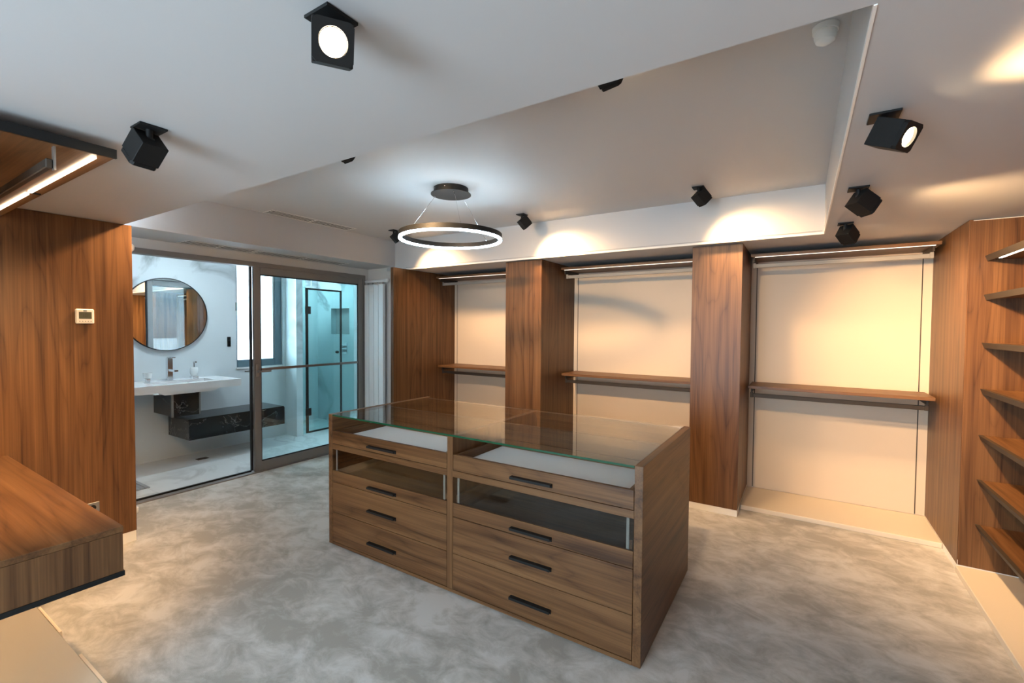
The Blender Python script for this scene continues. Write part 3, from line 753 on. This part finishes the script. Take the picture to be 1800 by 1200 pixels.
obj('dish', B().lathe([(0.02, bz1 + 0.0455), (0.038, bz1 + 0.052), (0.044, bz1 + 0.11), (0.04, bz1 + 0.11), (0.034, bz1 + 0.056), (0, bz1 + 0.05)], 24, (-6.2, 2.14, 0)), 'liquid', so, smooth=True)

v = thing('vanity_cabinet', 'upper black marble cabinet directly under the washbasin', 'cabinet', (-6.1, 2.4, 0.54))
obj('carcass', B().box(XB + 0.002, -5.902, 2.265, 2.52, 0.575, 0.835, 0.001), 'black_marble', v)
obj('front', B().box(-5.9015, -5.885, 2.265, 2.52, 0.575, 0.835, 0.001), 'black_marble', v)
obj('edge_profile', B().box(-5.900, -5.883, 2.245, 2.2645, 0.575, 0.835), 'steel_profile', v)
obj('edge_profile', B().box(-5.900, -5.883, 2.5205, 2.535, 0.575, 0.835), 'steel_profile', v)
v = thing('vanity_cabinet', 'long low black marble cabinet floating above the bathroom floor', 'cabinet', (-6.1, 2.98, 0.28))
obj('carcass', B().box(XB + 0.002, -5.892, 2.41, 3.55, 0.285, 0.510, 0.001), 'black_marble', v)
obj('drawer', B().box(-5.8915, -5.875, 2.41, 3.55, 0.285, 0.512, 0.001), 'black_marble', v)
obj('top', B().box(XB + 0.002, -5.892, 2.41, 3.55, 0.5105, 0.522), 'black_gloss', v)
mr = thing('mirror', 'round wall mirror with thin black rim above the washbasin', 'mirror', (XB, 2.405, 1.3))
mb = B(); mb.cyl((XB + 0.024, 2.405, 1.727), (XB + 0.030, 2.405, 1.727), 0.424, n=72)
obj('glass', mb, 'mirror', mr)
rb = B()
n = 72
prof = [(0.4245, 0.002), (0.432, 0.002), (0.432, 0.036), (0.4245, 0.036)]
rings = [[rb.bm.verts.new((XB + q, 2.405 + rr * math.cos(2 * math.pi * i / n), 1.727 + rr * math.sin(2 * math.pi * i / n))) for i in range(n)] for rr, q in prof]
for k in range(4):
    a, b2 = rings[k], rings[(k + 1) % 4]
    for i in range(n): rb.bm.faces.new((a[i], a[(i + 1) % n], b2[(i + 1) % n], b2[i]))
obj('rim', rb, 'black_metal', mr, smooth=True)
sw = thing('light_switch', 'narrow black wall switch beside the bathroom window', 'switch', (XB, 3.106, 1.32))
obj('plate', B().box(XB + 0.0005, XB + 0.01, 3.085, 3.128, 1.322, 1.45, 0.002), 'black_gloss', sw)
obj('rocker', B().box(XB + 0.0102, XB + 0.014, 3.092, 3.121, 1.39, 1.44, 0.001), 'black_metal', sw)
fd = thing('floor_drain', 'small dark rectangular drain grate in the bathroom floor', 'drain', (-6.06, 2.62, 0))
obj('grate', B().box(-6.10, -6.02, 2.56, 2.68, 0.0003, 0.004, 0.001), 'slot_dark', fd)
mt = thing('bath_mat', 'ribbed grey bath mat at the edge of the walnut panel', 'mat', (-5.65, 1.6, 0))
obj('backing', B().box(-5.95, -5.39, 1.2, 1.868, 0.0003, 0.008, 0.002), 'mat_grey', mt)
for k in range(18):
    y = 1.215 + k * 0.036
    obj('rib', B().box(-5.94, -5.40, y, y + 0.022, 0.0082, 0.013, 0.002), 'mat_grey', mt)

# shower
sh = thing('shower_door', 'teal tinted glass shower door with black frame and hinges', 'shower door', (-6.15, 4.4, 0.0))
SX = -6.15
obj('fixed_glass', B().box(SX - 0.004, SX + 0.004, 4.0005, 4.048, 0.01, 2.27), 'shower_glass', sh)
dg = obj('door_glass', B().box(SX - 0.004, SX + 0.004, 4.0825, 4.64, 0.045, 2.135), 'shower_glass', sh)
for a in ((4.05, 4.082, 0.02, 2.16), (4.6405, 4.662, 0.02, 2.16), (4.0825, 4.64, 2.1355, 2.16), (4.0825, 4.64, 0.02, 0.0445)):
    obj('door_frame', B().box(SX - 0.012, SX + 0.012, *a), 'black_metal', sh)
for z in (0.335, 1.835):
    obj('hinge', B().box(SX + 0.0125, SX + 0.03, 4.03, 4.115, z - 0.055, z + 0.055, 0.002), 'black_metal', sh)
obj('knob', B().cyl((SX + 0.0125, 4.56, 1.2), (SX + 0.05, 4.56, 1.2), 0.02, n=20), 'black_metal', sh)
obj('side_glass', B().box(SX - 0.004, SX + 0.004, 4.6625, 4.898, 0.01, 2.27), 'shower_glass', sh)
mx = thing('shower_mixer', 'chrome shower mixer plate on the marble wall behind glass', 'mixer', (-6.39, 4.9, 1.14))
obj('plate', B().box(-6.47, -6.31, 4.888, 4.8995, 1.15, 1.325, 0.003), 'chrome', mx)
obj('knob', B().cyl((-6.39, 4.8875, 1.27), (-6.39, 4.84, 1.27), 0.026, n=20), 'chrome', mx, smooth=True)
obj('knob', B().cyl((-6.39, 4.8875, 1.20), (-6.39, 4.84, 1.20), 0.026, n=20), 'chrome', mx, smooth=True)
hd = thing('rain_shower', 'flat round chrome rain shower head near the shower ceiling', 'shower head', (-6.6, 4.45, 2.2))
obj('disc', B().lathe([(0, 2.205), (0.13, 2.205), (0.13, 2.215), (0.03, 2.222), (0, 2.222)], 32, (-6.6, 4.45, 0)), 'chrome', hd, smooth=True)
obj('arm', B().cyl((-6.6, 4.45, 2.222), (-6.6, 4.45, 2.618), 0.012, n=14), 'chrome', hd, smooth=True)

# unseen fill lamps added to brighten the bathroom and shower
for lab, x, y, e in (('round unseen fill lamp added in the ceiling above the shower', -6.6, 4.3, 14), ('round unseen fill lamp added in the bathroom ceiling near the mirror', -5.7, 2.4, 16)):
    dl = thing('fill_lamp', lab, 'fill_lamp', (x, y, 2.60))
    obj('rim', B().lathe([(0.075, 2.619), (0.075, 2.612), (0.060, 2.612), (0.060, 2.619)], 32, (x, y, 0)), 'white_lacquer', dl, smooth=True)
    obj('diffuser', B().lathe([(0, 2.6185), (0.059, 2.6185), (0.059, 2.614), (0, 2.614)], 32, (x, y, 0)), 'fill_lamp_white', dl)
